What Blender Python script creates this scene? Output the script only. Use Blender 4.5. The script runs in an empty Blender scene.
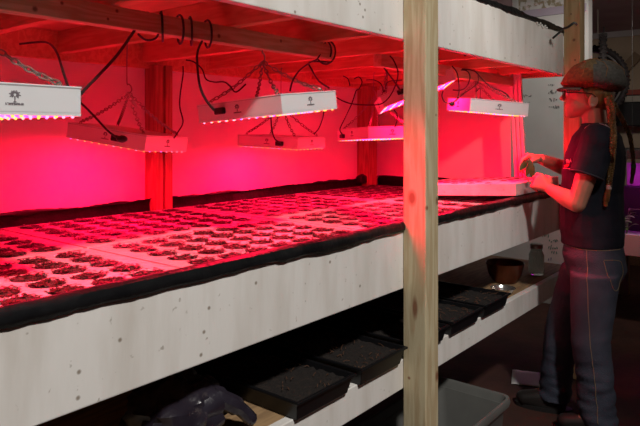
import bpy, bmesh, math, random
from mathutils import Vector, Matrix, Euler, noise
from mathutils.bvhtree import BVHTree
random.seed(7)
S = bpy.context.scene
PI = math.pi
# ------------------------------------------------------------------ camera
ANG = math.radians(38.9); EYE = 1.37; FPX = 620.0; HORIZ = 132.0
FW = Vector((math.cos(ANG), math.sin(ANG), 0)); RT = Vector((math.sin(ANG), -math.cos(ANG), 0))
cd = bpy.data.cameras.new('camera'); cam = bpy.data.objects.new('camera', cd); S.collection.objects.link(cam)
cam.location = (0, 0, EYE); cam.rotation_euler = (PI/2, 0, ANG - PI/2)
cd.sensor_width = 36; cd.lens = FPX/640*36; cd.shift_y = -(213-HORIZ)/640; cd.clip_start = .05
S.camera = cam
# ------------------------------------------------------------------ world, lights, exposure
w = bpy.data.worlds.new('room_air'); S.world = w; w.use_nodes = True
w.node_tree.nodes['Background'].inputs[0].default_value = (1, .93, .88, 1)
w.node_tree.nodes['Background'].inputs[1].default_value = .006
S.view_settings.view_transform = 'Standard'; S.view_settings.look = 'None'
S.view_settings.exposure = 0; S.view_settings.gamma = 1; S.view_settings.use_curve_mapping = False

def lamp_spot(name, loc, aim, power, color, size, cone, blend):
    d = bpy.data.lights.new(name, 'SPOT'); d.energy = power; d.color = color; d.shadow_soft_size = size
    d.spot_size = math.radians(cone); d.spot_blend = blend
    o = bpy.data.objects.new(name, d); S.collection.objects.link(o); o.location = loc
    o.rotation_euler = (Vector(aim) - Vector(loc)).to_track_quat('-Z', 'Y').to_euler()
    return o
lamp_spot('work_light', (-.25, -2.15, 4.9), (.85, 1.12, 1.52), 960, (1, .955, .90), .20, 47, .55)
lamp_spot('far_wall_fill', (4.1, .75, 2.32), (5.2, 1.75, 1.2), 40, (1, .92, .84), .12, 110, .8)  # added unseen fill spot brightening the partition and far wall
lamp_spot('post_fill', (2.3, -.5, 2.75), (2.85, 1.12, 2.1), 60, (1, .94, .86), .06, 52, .9)  # added fill for far post and upper board, kept off the worker
fl = bpy.data.lights.new('far_corner_fill', 'POINT'); fl.energy = 11; fl.color = (1, .80, .66); fl.shadow_soft_size = .08  # added unseen fill that lifts the far wall and ceiling
flo = bpy.data.objects.new('far_corner_fill', fl); S.collection.objects.link(flo); flo.location = (5.7, -.9, 2.0)
LED_STRENGTH = 62.0
LED_COL = (1, .0022, .039)

# ------------------------------------------------------------------ helpers
def at_d(x, y, d): return FW*d + RT*((x-320)/FPX*d) + Vector((0, 0, EYE-(y-HORIZ)/FPX*d))
def at_Y(x, y, Y):
    u = FW + RT*((x-320)/FPX); return at_d(x, y, Y/u.y)
def at_X(x, y, X):
    u = FW + RT*((x-320)/FPX); return at_d(x, y, X/u.x)
def at_z(x, y, z): return at_d(x, y, (EYE-z)*FPX/(y-HORIZ))
def px(p):
    p = Vector(p); d = p.dot(FW); return 320+FPX*p.dot(RT)/d, HORIZ-FPX*(p.z-EYE)/d

class MB:
    def __init__(s): s.v = []; s.f = []
    def add(s, vs, fs, M=None):
        n = len(s.v)
        s.v += [(M @ Vector(q)) if M else Vector(q) for q in vs]
        s.f += [tuple(i+n for i in q) for q in fs]; return s
    def box(s, a, b, M=None):
        x0, y0, z0 = a; x1, y1, z1 = b
        return s.add([(x0,y0,z0),(x1,y0,z0),(x1,y1,z0),(x0,y1,z0),(x0,y0,z1),(x1,y0,z1),(x1,y1,z1),(x0,y1,z1)],
                     [(0,3,2,1),(4,5,6,7),(0,1,5,4),(1,2,6,5),(2,3,7,6),(3,0,4,7)], M)
    def tube(s, pts, r, n=8, closed=False):
        pts = [Vector(q) for q in pts]; m = len(pts); rs = r if isinstance(r, (list, tuple)) else [r]*m
        vs = []; fs = []; up = None
        for i in range(m):
            if closed: t = pts[(i+1) % m]-pts[i-1]
            else: t = pts[min(i+1, m-1)]-pts[max(i-1, 0)]
            t.normalize()
            if up is None: up = t.orthogonal().normalized()
            else:
                up = up - t*up.dot(t)
                up = up.normalized() if up.length > 1e-6 else t.orthogonal().normalized()
            b = t.cross(up)
            for k in range(n):
                a = 2*PI*k/n; vs.append(pts[i] + (up*math.cos(a)+b*math.sin(a))*rs[i])
        for i in range(m if closed else m-1):
            for k in range(n):
                a = i*n+k; b2 = i*n+(k+1) % n; j = ((i+1) % m)*n
                fs.append((a, b2, j+(k+1) % n, j+k))
        if not closed:
            fs.append(tuple(range(n))[::-1]); fs.append(tuple((m-1)*n+k for k in range(n)))
        return s.add(vs, fs)
    def lathe(s, prof, n=24, M=None):
        vs = []; fs = []
        for r, z in prof:
            for k in range(n):
                a = 2*PI*k/n; vs.append((r*math.cos(a), r*math.sin(a), z))
        for i in range(len(prof)-1):
            for k in range(n): fs.append((i*n+k, i*n+(k+1) % n, (i+1)*n+(k+1) % n, (i+1)*n+k))
        if prof[0][0] > 1e-5: fs.append(tuple(range(n))[::-1])
        if prof[-1][0] > 1e-5: fs.append(tuple((len(prof)-1)*n+k for k in range(n)))
        return s.add(vs, fs, M)
    def ball(s, c, r, n=12, m=8, M=None):
        rx, ry, rz = r if isinstance(r, (list, tuple)) else (r, r, r)
        vs = [(c[0], c[1], c[2]-rz)]; fs = []
        for j in range(1, m):
            t = -PI/2+PI*j/m
            for k in range(n):
                a = 2*PI*k/n; vs.append((c[0]+rx*math.cos(t)*math.cos(a), c[1]+ry*math.cos(t)*math.sin(a), c[2]+rz*math.sin(t)))
        vs.append((c[0], c[1], c[2]+rz)); L = len(vs)-1
        for k in range(n):
            fs.append((0, 1+(k+1) % n, 1+k)); fs.append((L, L-n+k, L-n+(k+1) % n))
        for j in range(m-2):
            for k in range(n): fs.append((1+j*n+k, 1+j*n+(k+1) % n, 1+(j+1)*n+(k+1) % n, 1+(j+1)*n+k))
        return s.add(vs, fs, M)
    def ring(s, c, R1, r, M=None, n=14, k=6, ry=None):
        pts = [Vector((R1*math.cos(2*PI*i/n), (ry or R1)*math.sin(2*PI*i/n), 0)) for i in range(n)]
        M = Matrix.Translation(c) @ (M or Matrix())
        return s.tube([M @ q for q in pts], r, k, True)
    def hull(s, pts):
        bm = bmesh.new()
        for q in pts: bm.verts.new(q)
        res = bmesh.ops.convex_hull(bm, input=bm.verts)
        bmesh.ops.delete(bm, geom=[g for g in res['geom_interior'] if isinstance(g, bmesh.types.BMVert)], context='VERTS')
        bm.verts.index_update()
        s.add([v.co.copy() for v in bm.verts], [tuple(v.index for v in f.verts) for f in bm.faces]); bm.free(); return s
    def cap(s, p, q, r0, r1):
        a = MB().ball(p, r0, 12, 8).v; b = MB().ball(q, r1, 12, 8).v
        return s.hull(a+b)
    def limb(s, chain):
        for (p, r0), (q, r1) in zip(chain, chain[1:]): s.cap(p, q, r0, r1)
        return s
    def sections(s, secs, n=20):
        rings = []
        for (a, b, z, ha, hb) in secs:
            rings.append([Vector((a+ha*math.cos(2*PI*k/n), b+hb*math.sin(2*PI*k/n), z)) for k in range(n)])
        for p, q in zip(rings, rings[1:]): s.hull(p+q)
        return s
    def build(s, name, mat, parent=None, smooth=True, bevel=0, loc=None, fix=True):
        me = bpy.data.meshes.new(name); me.from_pydata([tuple(q) for q in s.v], [], s.f)
        if fix:
            bm = bmesh.new(); bm.from_mesh(me); bmesh.ops.recalc_face_normals(bm, faces=bm.faces); bm.to_mesh(me); bm.free()
        me.materials.append(mat)
        if smooth:
            me.polygons.foreach_set('use_smooth', [True]*len(me.polygons)); 
            try: me.set_sharp_from_angle(angle=math.radians(38))
            except Exception: pass
        o = bpy.data.objects.new(name, me); S.collection.objects.link(o)
        if parent: o.parent = parent
        if loc is not None: o.location = loc
        if bevel:
            md = o.modifiers.new('bevel', 'BEVEL'); md.width = bevel; md.segments = 2; md.limit_method = 'ANGLE'
        return o
def remesh(mb, name, mat, parent, voxel, it=4):
    me = bpy.data.meshes.new(name); me.from_pydata([tuple(q) for q in mb.v], [], mb.f)
    bm = bmesh.new(); bm.from_mesh(me); bmesh.ops.recalc_face_normals(bm, faces=bm.faces); bm.to_mesh(me); bm.free()
    o = bpy.data.objects.new('tmp', me); S.collection.objects.link(o)
    r = o.modifiers.new('r', 'REMESH'); r.mode = 'VOXEL'; r.voxel_size = voxel
    if it:
        k = o.modifiers.new('s', 'SMOOTH'); k.factor = .5; k.iterations = it
    bpy.context.view_layer.update()
    dg = bpy.context.evaluated_depsgraph_get(); m2 = bpy.data.meshes.new_from_object(o.evaluated_get(dg))
    bpy.data.objects.remove(o); m2.name = name
    m2.materials.clear(); m2.materials.append(mat)
    m2.polygons.foreach_set('use_smooth', [True]*len(m2.polygons))
    o = bpy.data.objects.new(name, m2); S.collection.objects.link(o)
    if parent: o.parent = parent
    return o
def tag(o, label, cat, group=None, kind=None):
    o['label'] = label; o['category'] = cat
    if group: o['group'] = group
    if kind: o['kind'] = kind
    return o
def empty(name, loc=(0,0,0), rot=(0,0,0)):
    o = bpy.data.objects.new(name, None); S.collection.objects.link(o); o.location = loc; o.rotation_euler = rot
    o.empty_display_size = .05; return o
def smooth_path(pts, sub=6):
    pts = [Vector(q) for q in pts]; out = []
    for i in range(len(pts)-1):
        p0 = pts[max(i-1, 0)]; p1 = pts[i]; p2 = pts[i+1]; p3 = pts[min(i+2, len(pts)-1)]
        for k in range(sub):
            t = k/sub
            out.append(.5*((2*p1)+(p2-p0)*t+(2*p0-5*p1+4*p2-p3)*t*t+(3*p1-p0-3*p2+p3)*t**3))
    out.append(pts[-1]); return out

# ------------------------------------------------------------------ materials
def mat(name, col, rough=.6, col2=None, scale=8, metal=0, bump=0, bscale=60, stretch=(1,1,1), spots=None, spotcol=(.05,.03,.02), detail=4,
        lo=.35, hi=.65, spec=.5, trans=0, alpha=1, coord='Object', rings=False, specks=0):
    m = bpy.data.materials.new(name); m.use_nodes = True; nt = m.node_tree; N = nt.nodes; L = nt.links
    b = N['Principled BSDF']; b.inputs['Roughness'].default_value = rough; b.inputs['Metallic'].default_value = metal
    b.inputs['Specular IOR Level'].default_value = spec; b.inputs['Transmission Weight'].default_value = trans; b.inputs['Alpha'].default_value = alpha
    b.inputs['Base Color'].default_value = (*col, 1)
    tc = N.new('ShaderNodeTexCoord'); mp = N.new('ShaderNodeMapping'); mp.inputs['Scale'].default_value = stretch
    L.new(tc.outputs[coord], mp.inputs['Vector'])
    cur = None
    if col2:
        t = N.new('ShaderNodeTexNoise'); t.inputs['Scale'].default_value = scale; t.inputs['Detail'].default_value = detail
        L.new(mp.outputs[0], t.inputs['Vector'])
        src = t.outputs['Fac']
        if rings:
            wv = N.new('ShaderNodeMath'); wv.operation = 'MULTIPLY'; wv.inputs[1].default_value = 34; L.new(src, wv.inputs[0])
            sn = N.new('ShaderNodeMath'); sn.operation = 'SINE'; L.new(wv.outputs[0], sn.inputs[0])
            ad = N.new('ShaderNodeMath'); ad.operation = 'MULTIPLY_ADD'; ad.inputs[1].default_value = .5; ad.inputs[2].default_value = .5; L.new(sn.outputs[0], ad.inputs[0])
            src = ad.outputs[0]; lo, hi = 0, 1
        r = N.new('ShaderNodeValToRGB'); r.color_ramp.elements[0].position = lo; r.color_ramp.elements[1].position = hi
        r.color_ramp.elements[0].color = (*col, 1); r.color_ramp.elements[1].color = (*col2, 1)
        L.new(src, r.inputs[0]); cur = r.outputs[0]
    def mixin(fac, c):
        nonlocal cur
        mx = N.new('ShaderNodeMix'); mx.data_type = 'RGBA'
        if cur: L.new(cur, mx.inputs['A'])
        else: mx.inputs['A'].default_value = (*col, 1)
        mx.inputs['B'].default_value = (*c, 1); L.new(fac, mx.inputs['Factor']); cur = mx.outputs['Result']
    if specks:
        v = N.new('ShaderNodeTexNoise'); v.inputs['Scale'].default_value = specks; v.inputs['Detail'].default_value = 2
        L.new(tc.outputs[coord], v.inputs['Vector'])
        mr = N.new('ShaderNodeMapRange'); mr.inputs['From Min'].default_value = .70; mr.inputs['From Max'].default_value = .78; mr.inputs['To Max'].default_value = .55
        L.new(v.outputs['Fac'], mr.inputs['Value']); mixin(mr.outputs[0], spotcol)
    for sp in spots or []:
        vm = N.new('ShaderNodeVectorMath'); vm.operation = 'SUBTRACT'; vm.inputs[1].default_value = sp[:3]; L.new(tc.outputs[coord], vm.inputs[0])
        vs = N.new('ShaderNodeVectorMath'); vs.operation = 'MULTIPLY'; vs.inputs[1].default_value = sp[4] if len(sp) > 4 else (1,1,1); L.new(vm.outputs[0], vs.inputs[0])
        ln = N.new('ShaderNodeVectorMath'); ln.operation = 'LENGTH'; L.new(vs.outputs[0], ln.inputs[0])
        mr = N.new('ShaderNodeMapRange'); mr.inputs['From Min'].default_value = sp[3]*.5; mr.inputs['From Max'].default_value = sp[3]*1.2
        mr.inputs['To Min'].default_value = .85; mr.inputs['To Max'].default_value = 0; L.new(ln.outputs['Value'], mr.inputs['Value'])
        mixin(mr.outputs[0], spotcol)
    if cur: L.new(cur, b.inputs['Base Color'])
    if bump:
        t2 = N.new('ShaderNodeTexNoise'); t2.inputs['Scale'].default_value = bscale; t2.inputs['Detail'].default_value = 5; L.new(mp.outputs[0], t2.inputs['Vector'])
        bp = N.new('ShaderNodeBump'); bp.inputs['Strength'].default_value = bump; bp.inputs['Distance'].default_value = .01
        L.new(t2.outputs['Fac'], bp.inputs['Height']); L.new(bp.outputs[0], b.inputs['Normal'])
    return m
def emit(name, col, st, nee=True):
    m = bpy.data.materials.new(name); m.use_nodes = True; nt = m.node_tree; nt.nodes.clear()
    e = nt.nodes.new('ShaderNodeEmission'); o = nt.nodes.new('ShaderNodeOutputMaterial'); nt.links.new(e.outputs[0], o.inputs[0])
    e.inputs[0].default_value = (*col, 1); e.inputs[1].default_value = st
    if not nee: m.cycles.emission_sampling = 'NONE'
    return m
FR = 1.12                                    # front plane of the rack
fs = [at_Y(x, y, FR) for x, y in ((79,372),(78,398),(201,355),(204,332),(290,233),(256,283),(209,308),(120,340),(450,160),(330,262),(360,286))]
fs2 = [at_Y(x, y, FR) for x, y in ((360,4),(363,17),(365,10),(295,12),(450,44),(505,58),(557,70),(380,30))]
M_FASC = mat('white_paint_worn', (.80,.775,.74), .7, (.665,.625,.575), 5, bump=.10, bscale=26, stretch=(2.6,1,.5), specks=55, spotcol=(.22,.17,.12),
             spots=[(*p, .005) for p in fs+fs2], lo=.42, hi=.72)
pk = [(*at_X(412,198,1.842), .017, (1,1,.6)), (*at_Y(427,208,FR-.09), .009), (*at_Y(437,201,FR-.09), .01, (1,1,.6)), (*at_Y(437,376,FR-.09), .012, (1,1,.6)),
      (*at_X(409,378,1.842), .006), (*at_Y(424,148,FR-.09), .006), (*at_X(415,308,1.842), .012, (1,1,.3)),(*at_Y(436,115,FR-.09), .005)]
M_POST = mat('green_treated_lumber', (.58,.50,.32), .7, (.47,.36,.21), 3.2, stretch=(6,6,.55), rings=True, bump=.2, bscale=60, spots=pk, spotcol=(.20,.07,.03))
pk2 = [(*at_X(574,40,3.558), .009), (*at_X(571,14,3.558), .005), (*at_X(575,60,3.558), .006)]
M_POST2 = mat('yellow_pine_lumber', (.66,.47,.25), .7, (.52,.34,.16), 3, stretch=(6,6,.5), rings=True, bump=.2, spots=pk2, spotcol=(.15,.06,.03))
rk = [(*at_Y(35,9,1.39), .007), (*at_Y(62,3,1.39), .005), (*at_Y(117,11,1.39), .005), (*at_Y(219,36,1.39), .007), (*at_Y(281,41,1.39), .006), (*at_Y(108,19,1.39), .004)]
M_RAIL = mat('pine_rail', (.62,.45,.30), .7, (.50,.33,.20), 4, stretch=(.7,7,7), rings=True, spots=rk, spotcol=(.12,.05,.03))
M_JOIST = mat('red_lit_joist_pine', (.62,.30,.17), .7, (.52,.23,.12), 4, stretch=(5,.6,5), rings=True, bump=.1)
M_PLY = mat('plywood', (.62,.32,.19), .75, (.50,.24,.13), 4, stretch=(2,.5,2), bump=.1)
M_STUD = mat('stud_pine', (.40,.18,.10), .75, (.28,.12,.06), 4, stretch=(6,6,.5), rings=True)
M_SHELF = mat('brown_shelf_wood', (.38,.24,.12), .7, (.26,.16,.08), 5, stretch=(.6,4,4), rings=True)
M_WALL = mat('white_wall_paint', (.80,.79,.80), .75, (.75,.73,.75), 4, bump=.08, bscale=30)
M_ENDP = mat('white_end_panel', (.80,.74,.70), .5, (.74,.68,.64), 3, bump=.05)
M_FLOOR = mat('brown_floor', (.065,.019,.011), .9, (.038,.012,.007), 5, bump=.3, bscale=20, specks=30, spotcol=(.03,.015,.01))
M_CEIL = mat('ceiling_paint', (.40,.27,.28), .8, (.34,.22,.23), 4)
M_FARW = mat('beige_wall', (.46,.36,.26), .8, (.38,.29,.20), 2.5, bump=.1)
M_LINER = mat('black_plastic_sheet', (.006,.006,.007), .38, (.012,.012,.013), 12, bump=.6, bscale=22, spec=.15)
M_FOAM = mat('white_foam', (.52,.49,.50), .16, (.45,.41,.42), 18, bump=.22, bscale=60, specks=40, spotcol=(.25,.09,.07))
M_FOAM2 = mat('stained_foam_block', (.62,.59,.57), .55, (.50,.45,.43), 10, bump=.3, bscale=70, specks=26, spotcol=(.40,.08,.06))
M_SOIL = mat('dark_soil', (.030,.018,.014), .8, (.012,.008,.006), 90, bump=.9, bscale=240)
M_CUP = mat('black_net_cup', (.02,.018,.018), .5)
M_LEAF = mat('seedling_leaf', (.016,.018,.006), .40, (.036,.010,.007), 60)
M_GLEAF = mat('green_leaf', (.10,.19,.04), .5, (.14,.26,.07), 30)
M_HOUSE = mat('white_lamp_housing', (.80,.79,.80), .4, (.76,.75,.76), 5)
M_SEAM = mat('grey_seam', (.45,.44,.45), .5)
M_INK = mat('grey_print', (.20,.17,.19), .6)
M_STEEL = mat('zinc_chain', (.30,.26,.22), .4, metal=.8)
M_CABLE = mat('black_rubber_cable', (.012,.012,.012), .45)
M_LED = emit('red_led_glow', LED_COL, LED_STRENGTH)
M_DIO = [emit('amber_diode', (1,.50,.08), 2.2, False), emit('pink_diode', (1,.30,.45), 2.4, False), emit('violet_diode', (.42,.16,1), 2.2, False)]

# ------------------------------------------------------------------ room shell
def struct(name, mb, m):
    o = mb.build(name, m, smooth=False); o['kind'] = 'structure'; return o
struct('floor', MB().box((-2,-2.2,-.1), (7.1,4,0)), M_FLOOR)
struct('ceiling', MB().box((5.1,-2.2,2.42), (7.1,2.45,2.5)), M_CEIL)
struct('wall_back', MB().box((-2,2.45,0), (7.1,2.55,2.6)), M_WALL)
struct('wall_far', MB().box((7,-2.2,0), (7.1,2.45,2.6)), M_FARW)
struct('trim_1', MB().box((6.97,-2.2,2.36), (7,2.45,2.42)), mat('grey_trim', (.45,.42,.42), .7))
struct('baseboard_far', MB().box((6.98,-2.2,0), (7,2.45,.1)), M_SHELF)

# ------------------------------------------------------------------ the rack (one nailed-up thing)
XL, XR = -.7, 3.66
rack = tag(empty('grow_rack', (0,1.2,0)), 'long timber grow rack with white painted front boards and square wooden posts', 'rack')
def part(name, mb, m, bevel=.003, parent=rack, smooth=False, label=None):
    o = mb.build(name, m, None, smooth=smooth, bevel=bevel); o.parent = parent; o.matrix_parent_inverse = Matrix.Translation(-Vector(parent.location))
    if label: o['label'] = label
    return o
p1 = part('post', MB().box((1.842,FR-.09,0), (1.931,FR-.001,2.6)), M_POST, .004, label='greenish front post with knots')
p2 = part('post', MB().box((3.558,FR-.09,0), (3.647,FR-.001,2.6)), M_POST2, .004, label='yellowish far post')
for xa, xb in ((1.735,1.776),(1.788,1.828),(3.435,3.55)):
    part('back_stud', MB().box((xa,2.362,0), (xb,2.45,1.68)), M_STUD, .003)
part('front_board', MB().box((XL,FR,1.69), (3.56,FR+.03,1.925)), M_FASC, label='white painted upper front board')
part('front_board', MB().box((XL,FR,.83), (3.56,FR+.03,1.04)), M_FASC, label='white painted middle front board, worn')
part('front_board', MB().box((XL,FR,.485), (3.56,FR+.03,.585)), M_FASC, label='white painted bottom front board')
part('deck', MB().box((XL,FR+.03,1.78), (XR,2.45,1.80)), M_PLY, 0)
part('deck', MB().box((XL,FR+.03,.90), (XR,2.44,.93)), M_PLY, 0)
part('deck', MB().box((XL,FR+.03,.56), (XR+.1,2.44,.585)), M_SHELF, .001)
for i in range(11):
    x = -.33+.405*i
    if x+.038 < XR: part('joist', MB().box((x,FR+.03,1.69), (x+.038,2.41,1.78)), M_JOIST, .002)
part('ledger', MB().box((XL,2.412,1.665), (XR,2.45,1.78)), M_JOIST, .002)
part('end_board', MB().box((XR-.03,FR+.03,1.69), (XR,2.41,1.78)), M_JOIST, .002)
part('end_board', MB().box((XR-.03,FR+.03,.93), (XR,2.44,1.04)), M_FASC, .002)
part('end_panel', MB().box((XR+.01,1.615,.93), (XR+.025,2.45,1.78)), M_ENDP, .001)
part('end_panel', MB().box((XR+.002,1.465,.93), (XR+.017,1.625,1.78)), M_ENDP, .001)
part('rail', MB().box((XL,1.39,1.637), (1.80,1.43,1.689)), M_RAIL, .002)
part('rail', MB().box((2.12,1.39,1.637), (3.56,1.43,1.689)), M_RAIL, .002)
for X in (2.5, 3.3):
    part('bolt_row', MB().box((X-.001,1.2,1.70),(X,1.21,1.71)).box((X-.001,1.2,1.73),(X,1.21,1.74)).box((X-.001,1.2,1.75),(X,1.21,1.76)), M_CUP, 0)

# ------------------------------------------------------------------ black liners
def sheet(name, prof, x0, x1, nx, amp, m, seed, ends=None, th=.002):
    """profile across (Y,Z) swept along X with soft creases"""
    mb = MB(); n = len(prof)
    for i in range(nx+1):
        x = x0+(x1-x0)*i/nx
        for j, (y, z, wob) in enumerate(prof):
            a = noise.noise(Vector((x*3.1, j*.8, seed)))+.5*noise.noise(Vector((x*11, j*1.3, seed+5)))+.3*noise.noise(Vector((x*34, j*2, seed+9)))
            b = noise.noise(Vector((x*4.3, j*.9, seed+20)))
            mb.v.append(Vector((x, y+b*amp*.35*wob, z+a*amp*wob)))
    for i in range(nx):
        for j in range(n-1):
            mb.f.append((i*n+j, (i+1)*n+j, (i+1)*n+j+1, i*n+j+1))
    return mb
prof = [(1.112,1.026,.55),(1.109,1.034,.25),(1.109,1.046,.12),(1.113,1.056,.12),(1.121,1.061,.12),(1.135,1.061,.1),(1.147,1.055,.1),(1.152,1.02,0),(1.153,.945,0),(1.16,.938,0),
        (1.7,.938,0),(2.395,.938,0),(2.403,.95,0),(2.410,1.02,.1),(2.412,1.045,.4),(2.405,1.060,.6),(2.396,1.058,.6)]
lin = sheet('plastic_liner', prof, XL, XR-.035, 240, .022, M_LINER, 3).build('plastic_liner', M_LINER)
md = lin.modifiers.new('thickness', 'SOLIDIFY'); md.thickness = .0015; md.offset = 1
tag(lin, 'black plastic sheet lining the lit middle bed, folded over its white front board', 'plastic sheet')
e = MB(); 
for j in range(41):
    y = 1.16+(2.40-1.16)*j/40; k = noise.noise(Vector((y*6, 2, 4)))*.012
    t = 1.07+k
    e.v += [Vector((XR-.04+.004*math.sin(j), y, .94)), Vector((XR-.045, y, t-.02)), Vector((XR-.028, y, t)), Vector((XR-.004, y, t-.004)), Vector((XR+.004+.004*math.sin(j*1.7), y, t-.05))]
for j in range(40):
    for k in range(4): e.f.append((j*5+k, j*5+k+1, j*5+5+k+1, j*5+5+k))
eo = e.build('end_flap', M_LINER, lin); md = eo.modifiers.new('thickness', 'SOLIDIFY'); md.thickness = .0015
cf = MB(); cf.hull([(3.36+dx, 2.36+dy, z) for dx in (0,.07) for dy in (0,.045) for z in (1.03,1.075)]+[(3.40,2.38,1.095),(3.385,2.37,1.09)])
cf.build('corner_fold', M_LINER, lin, bevel=.006)
prof2 = [(1.124,1.916,.8),(1.114,1.926,.4),(1.116,1.940,.4),(1.135,1.955,.8),(1.17,1.965,1),(1.21,1.95,.8),(1.24,1.86,.1),(1.26,1.815,0),(2.2,1.812,0)]
lin2 = sheet('plastic_liner', prof2, XL, XR-.05, 170, .022, M_LINER, 11).build('plastic_liner', M_LINER)
md = lin2.modifiers.new('thickness', 'SOLIDIFY'); md.thickness = .0015
tag(lin2, 'black plastic sheet bunched along the top of the upper white board', 'plastic sheet')
sc = MB()
for i in range(7):
    p = at_Y(537+i*1.6, 23+1.3*math.sin(i*2.1)+i*.8, FR-.004); sc.ball(p, (.007,.006,.006))
so = sc.build('torn_scrap', M_FASC, lin2); so['label'] = 'small white torn scrap'

# ------------------------------------------------------------------ foam rafts with plugs
def raft_mesh(nx, ny, wx, wy, th, hr, mx=0, my=0):
    mb = MB(); K = 16; cx, cy = (wx-2*mx)/nx, (wy-2*my)/ny
    def sq(a):
        c, s = math.cos(a), math.sin(a); q = max(abs(c), abs(s)); return c/q*.5, s/q*.5
    for i in range(nx):
        for j in range(ny):
            ox, oy = mx+(i+.5)*cx, my+(j+.5)*cy; n = len(mb.v)
            for k in range(K):
                a = 2*PI*k/K+PI/4; u, v = sq(a)
                mb.v.append(Vector((ox+u*cx, oy+v*cy, th)))
            for rr, z in ((hr+.003, th), (hr, th-.003), (hr*.92, th-.03)):
                for k in range(K):
                    a = 2*PI*k/K+PI/4; mb.v.append(Vector((ox+rr*math.cos(a), oy+rr*math.sin(a), z)))
            for l in range(3):
                for k in range(K): mb.f.append((n+l*K+k, n+l*K+(k+1) % K, n+(l+1)*K+(k+1) % K, n+(l+1)*K+k))
            mb.f.append(tuple(n+3*K+k for k in range(K)))
    n = len(mb.v); mb.v += [Vector(q) for q in ((0,0,th),(wx,0,th),(wx,wy,th),(0,wy,th),(0,0,0),(wx,0,0),(wx,wy,0),(0,wy,0))]
    if mx:
        q = len(mb.v); mb.v += [Vector(p) for p in ((mx,my,th),(wx-mx,my,th),(wx-mx,wy-my,th),(mx,wy-my,th))]
        mb.f += [(n,n+1,q+1,q),(n+1,n+2,q+2,q+1),(n+2,n+3,q+3,q+2),(n+3,n,q,q+3)]
    mb.f += [(n,n+1,n+5,n+4),(n+1,n+2,n+6,n+5),(n+2,n+3,n+7,n+6),(n+3,n,n+4,n+7),(n+7,n+6,n+5,n+4)]
    return mb
RW, RH, RZ, TH = .808, .590, .962, .052
NX, NY, MX_, MY_ = 7, 6, .034, .018
rme = None; plug_protos = []
def plug_mesh(seed):
    random.seed(seed); mb = MB(); prof = [(.028,0),(.0380,.026),(.0403,.030),(.038,.030)]
    mb.lathe(prof, 16)
    return mb
def soil_mesh(seed):
    rnd = random.Random(seed); mb = MB(); K = 16; rings = [(.039,.0285),(.029,.031),(.018,.033),(.008,.034)]
    for r, z in rings:
        for k in range(K):
            a = 2*PI*k/K; mb.v.append(Vector((r*math.cos(a), r*math.sin(a), z+(rnd.uniform(-.0025,.003) if r < .03 else 0))))
    for i in range(3):
        for k in range(K): mb.f.append((i*K+k, i*K+(k+1) % K, (i+1)*K+(k+1) % K, (i+1)*K+k))
    mb.f.append(tuple(3*K+k for k in range(K))); return mb
def leaf(mb, p, d, ln, wd, lift):
    d = Vector(d).normalized(); sdv = d.cross(Vector((0,0,1))).normalized(); p = Vector(p)
    pts = []
    for t, ww, zz in ((0,.12,0),(.3,.8,.3),(.6,1,.42),(.85,.6,.35),(1,.05,.2)):
        c = p+d*(ln*t)+Vector((0,0,lift*zz*2))
        pts += [c-sdv*wd*ww, c-Vector((0,0,wd*.25*ww)), c+sdv*wd*ww]
    n = len(mb.v); mb.v += pts
    for i in range(4):
        for k in range(2): mb.f.append((n+i*3+k, n+i*3+k+1, n+i*3+k+4, n+i*3+k+3))
def sprout_mesh(seed):
    rnd = random.Random(seed); mb = MB()
    for s in range(40):
        r = .042*math.sqrt(rnd.random()); a = rnd.uniform(0,2*PI); p = Vector((r*math.cos(a), r*math.sin(a), .031)); h = rnd.uniform(.001,.006)
        q = p+Vector((rnd.uniform(-.004,.004), rnd.uniform(-.004,.004), h)); th = rnd.uniform(0, 2*PI)
        if s % 3 == 0: mb.tube([p, q], .0006, 3)
        for z in ((0, PI) if s % 2 else (0,)): leaf(mb, q, (math.cos(th+z), math.sin(th+z), 0), rnd.uniform(.008,.015), .0045, rnd.uniform(-.002,.003))
    return mb
V = []
for k in range(5):
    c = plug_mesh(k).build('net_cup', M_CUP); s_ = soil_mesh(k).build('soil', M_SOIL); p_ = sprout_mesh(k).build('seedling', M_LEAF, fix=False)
    V.append((c.data, s_.data, p_.data))
    for o in (c, s_, p_): bpy.data.objects.remove(o)
BLOCK_X0, BLOCK_X1, BLOCK_Y0, BLOCK_Y1 = 2.88, 3.50, 1.125, 1.76
RL = {(0,0):'nearest raft at the left frame edge along the front rim', (0,1):'raft by the back wall at the left frame edge',
      (1,0):'front-row raft second from the left, below the big central lamp', (1,1):'back-row raft second from the left, before the brown wall stud',
      (2,0):'front-row raft just left of the greenish post', (2,1):'back-row raft below the two middle lamps',
      (3,0):'front-row raft at the far end, under the raised foam slab', (3,1):'back-row raft in the far corner of the bed'}
cup_n = 0
rnd = random.Random(5)
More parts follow.
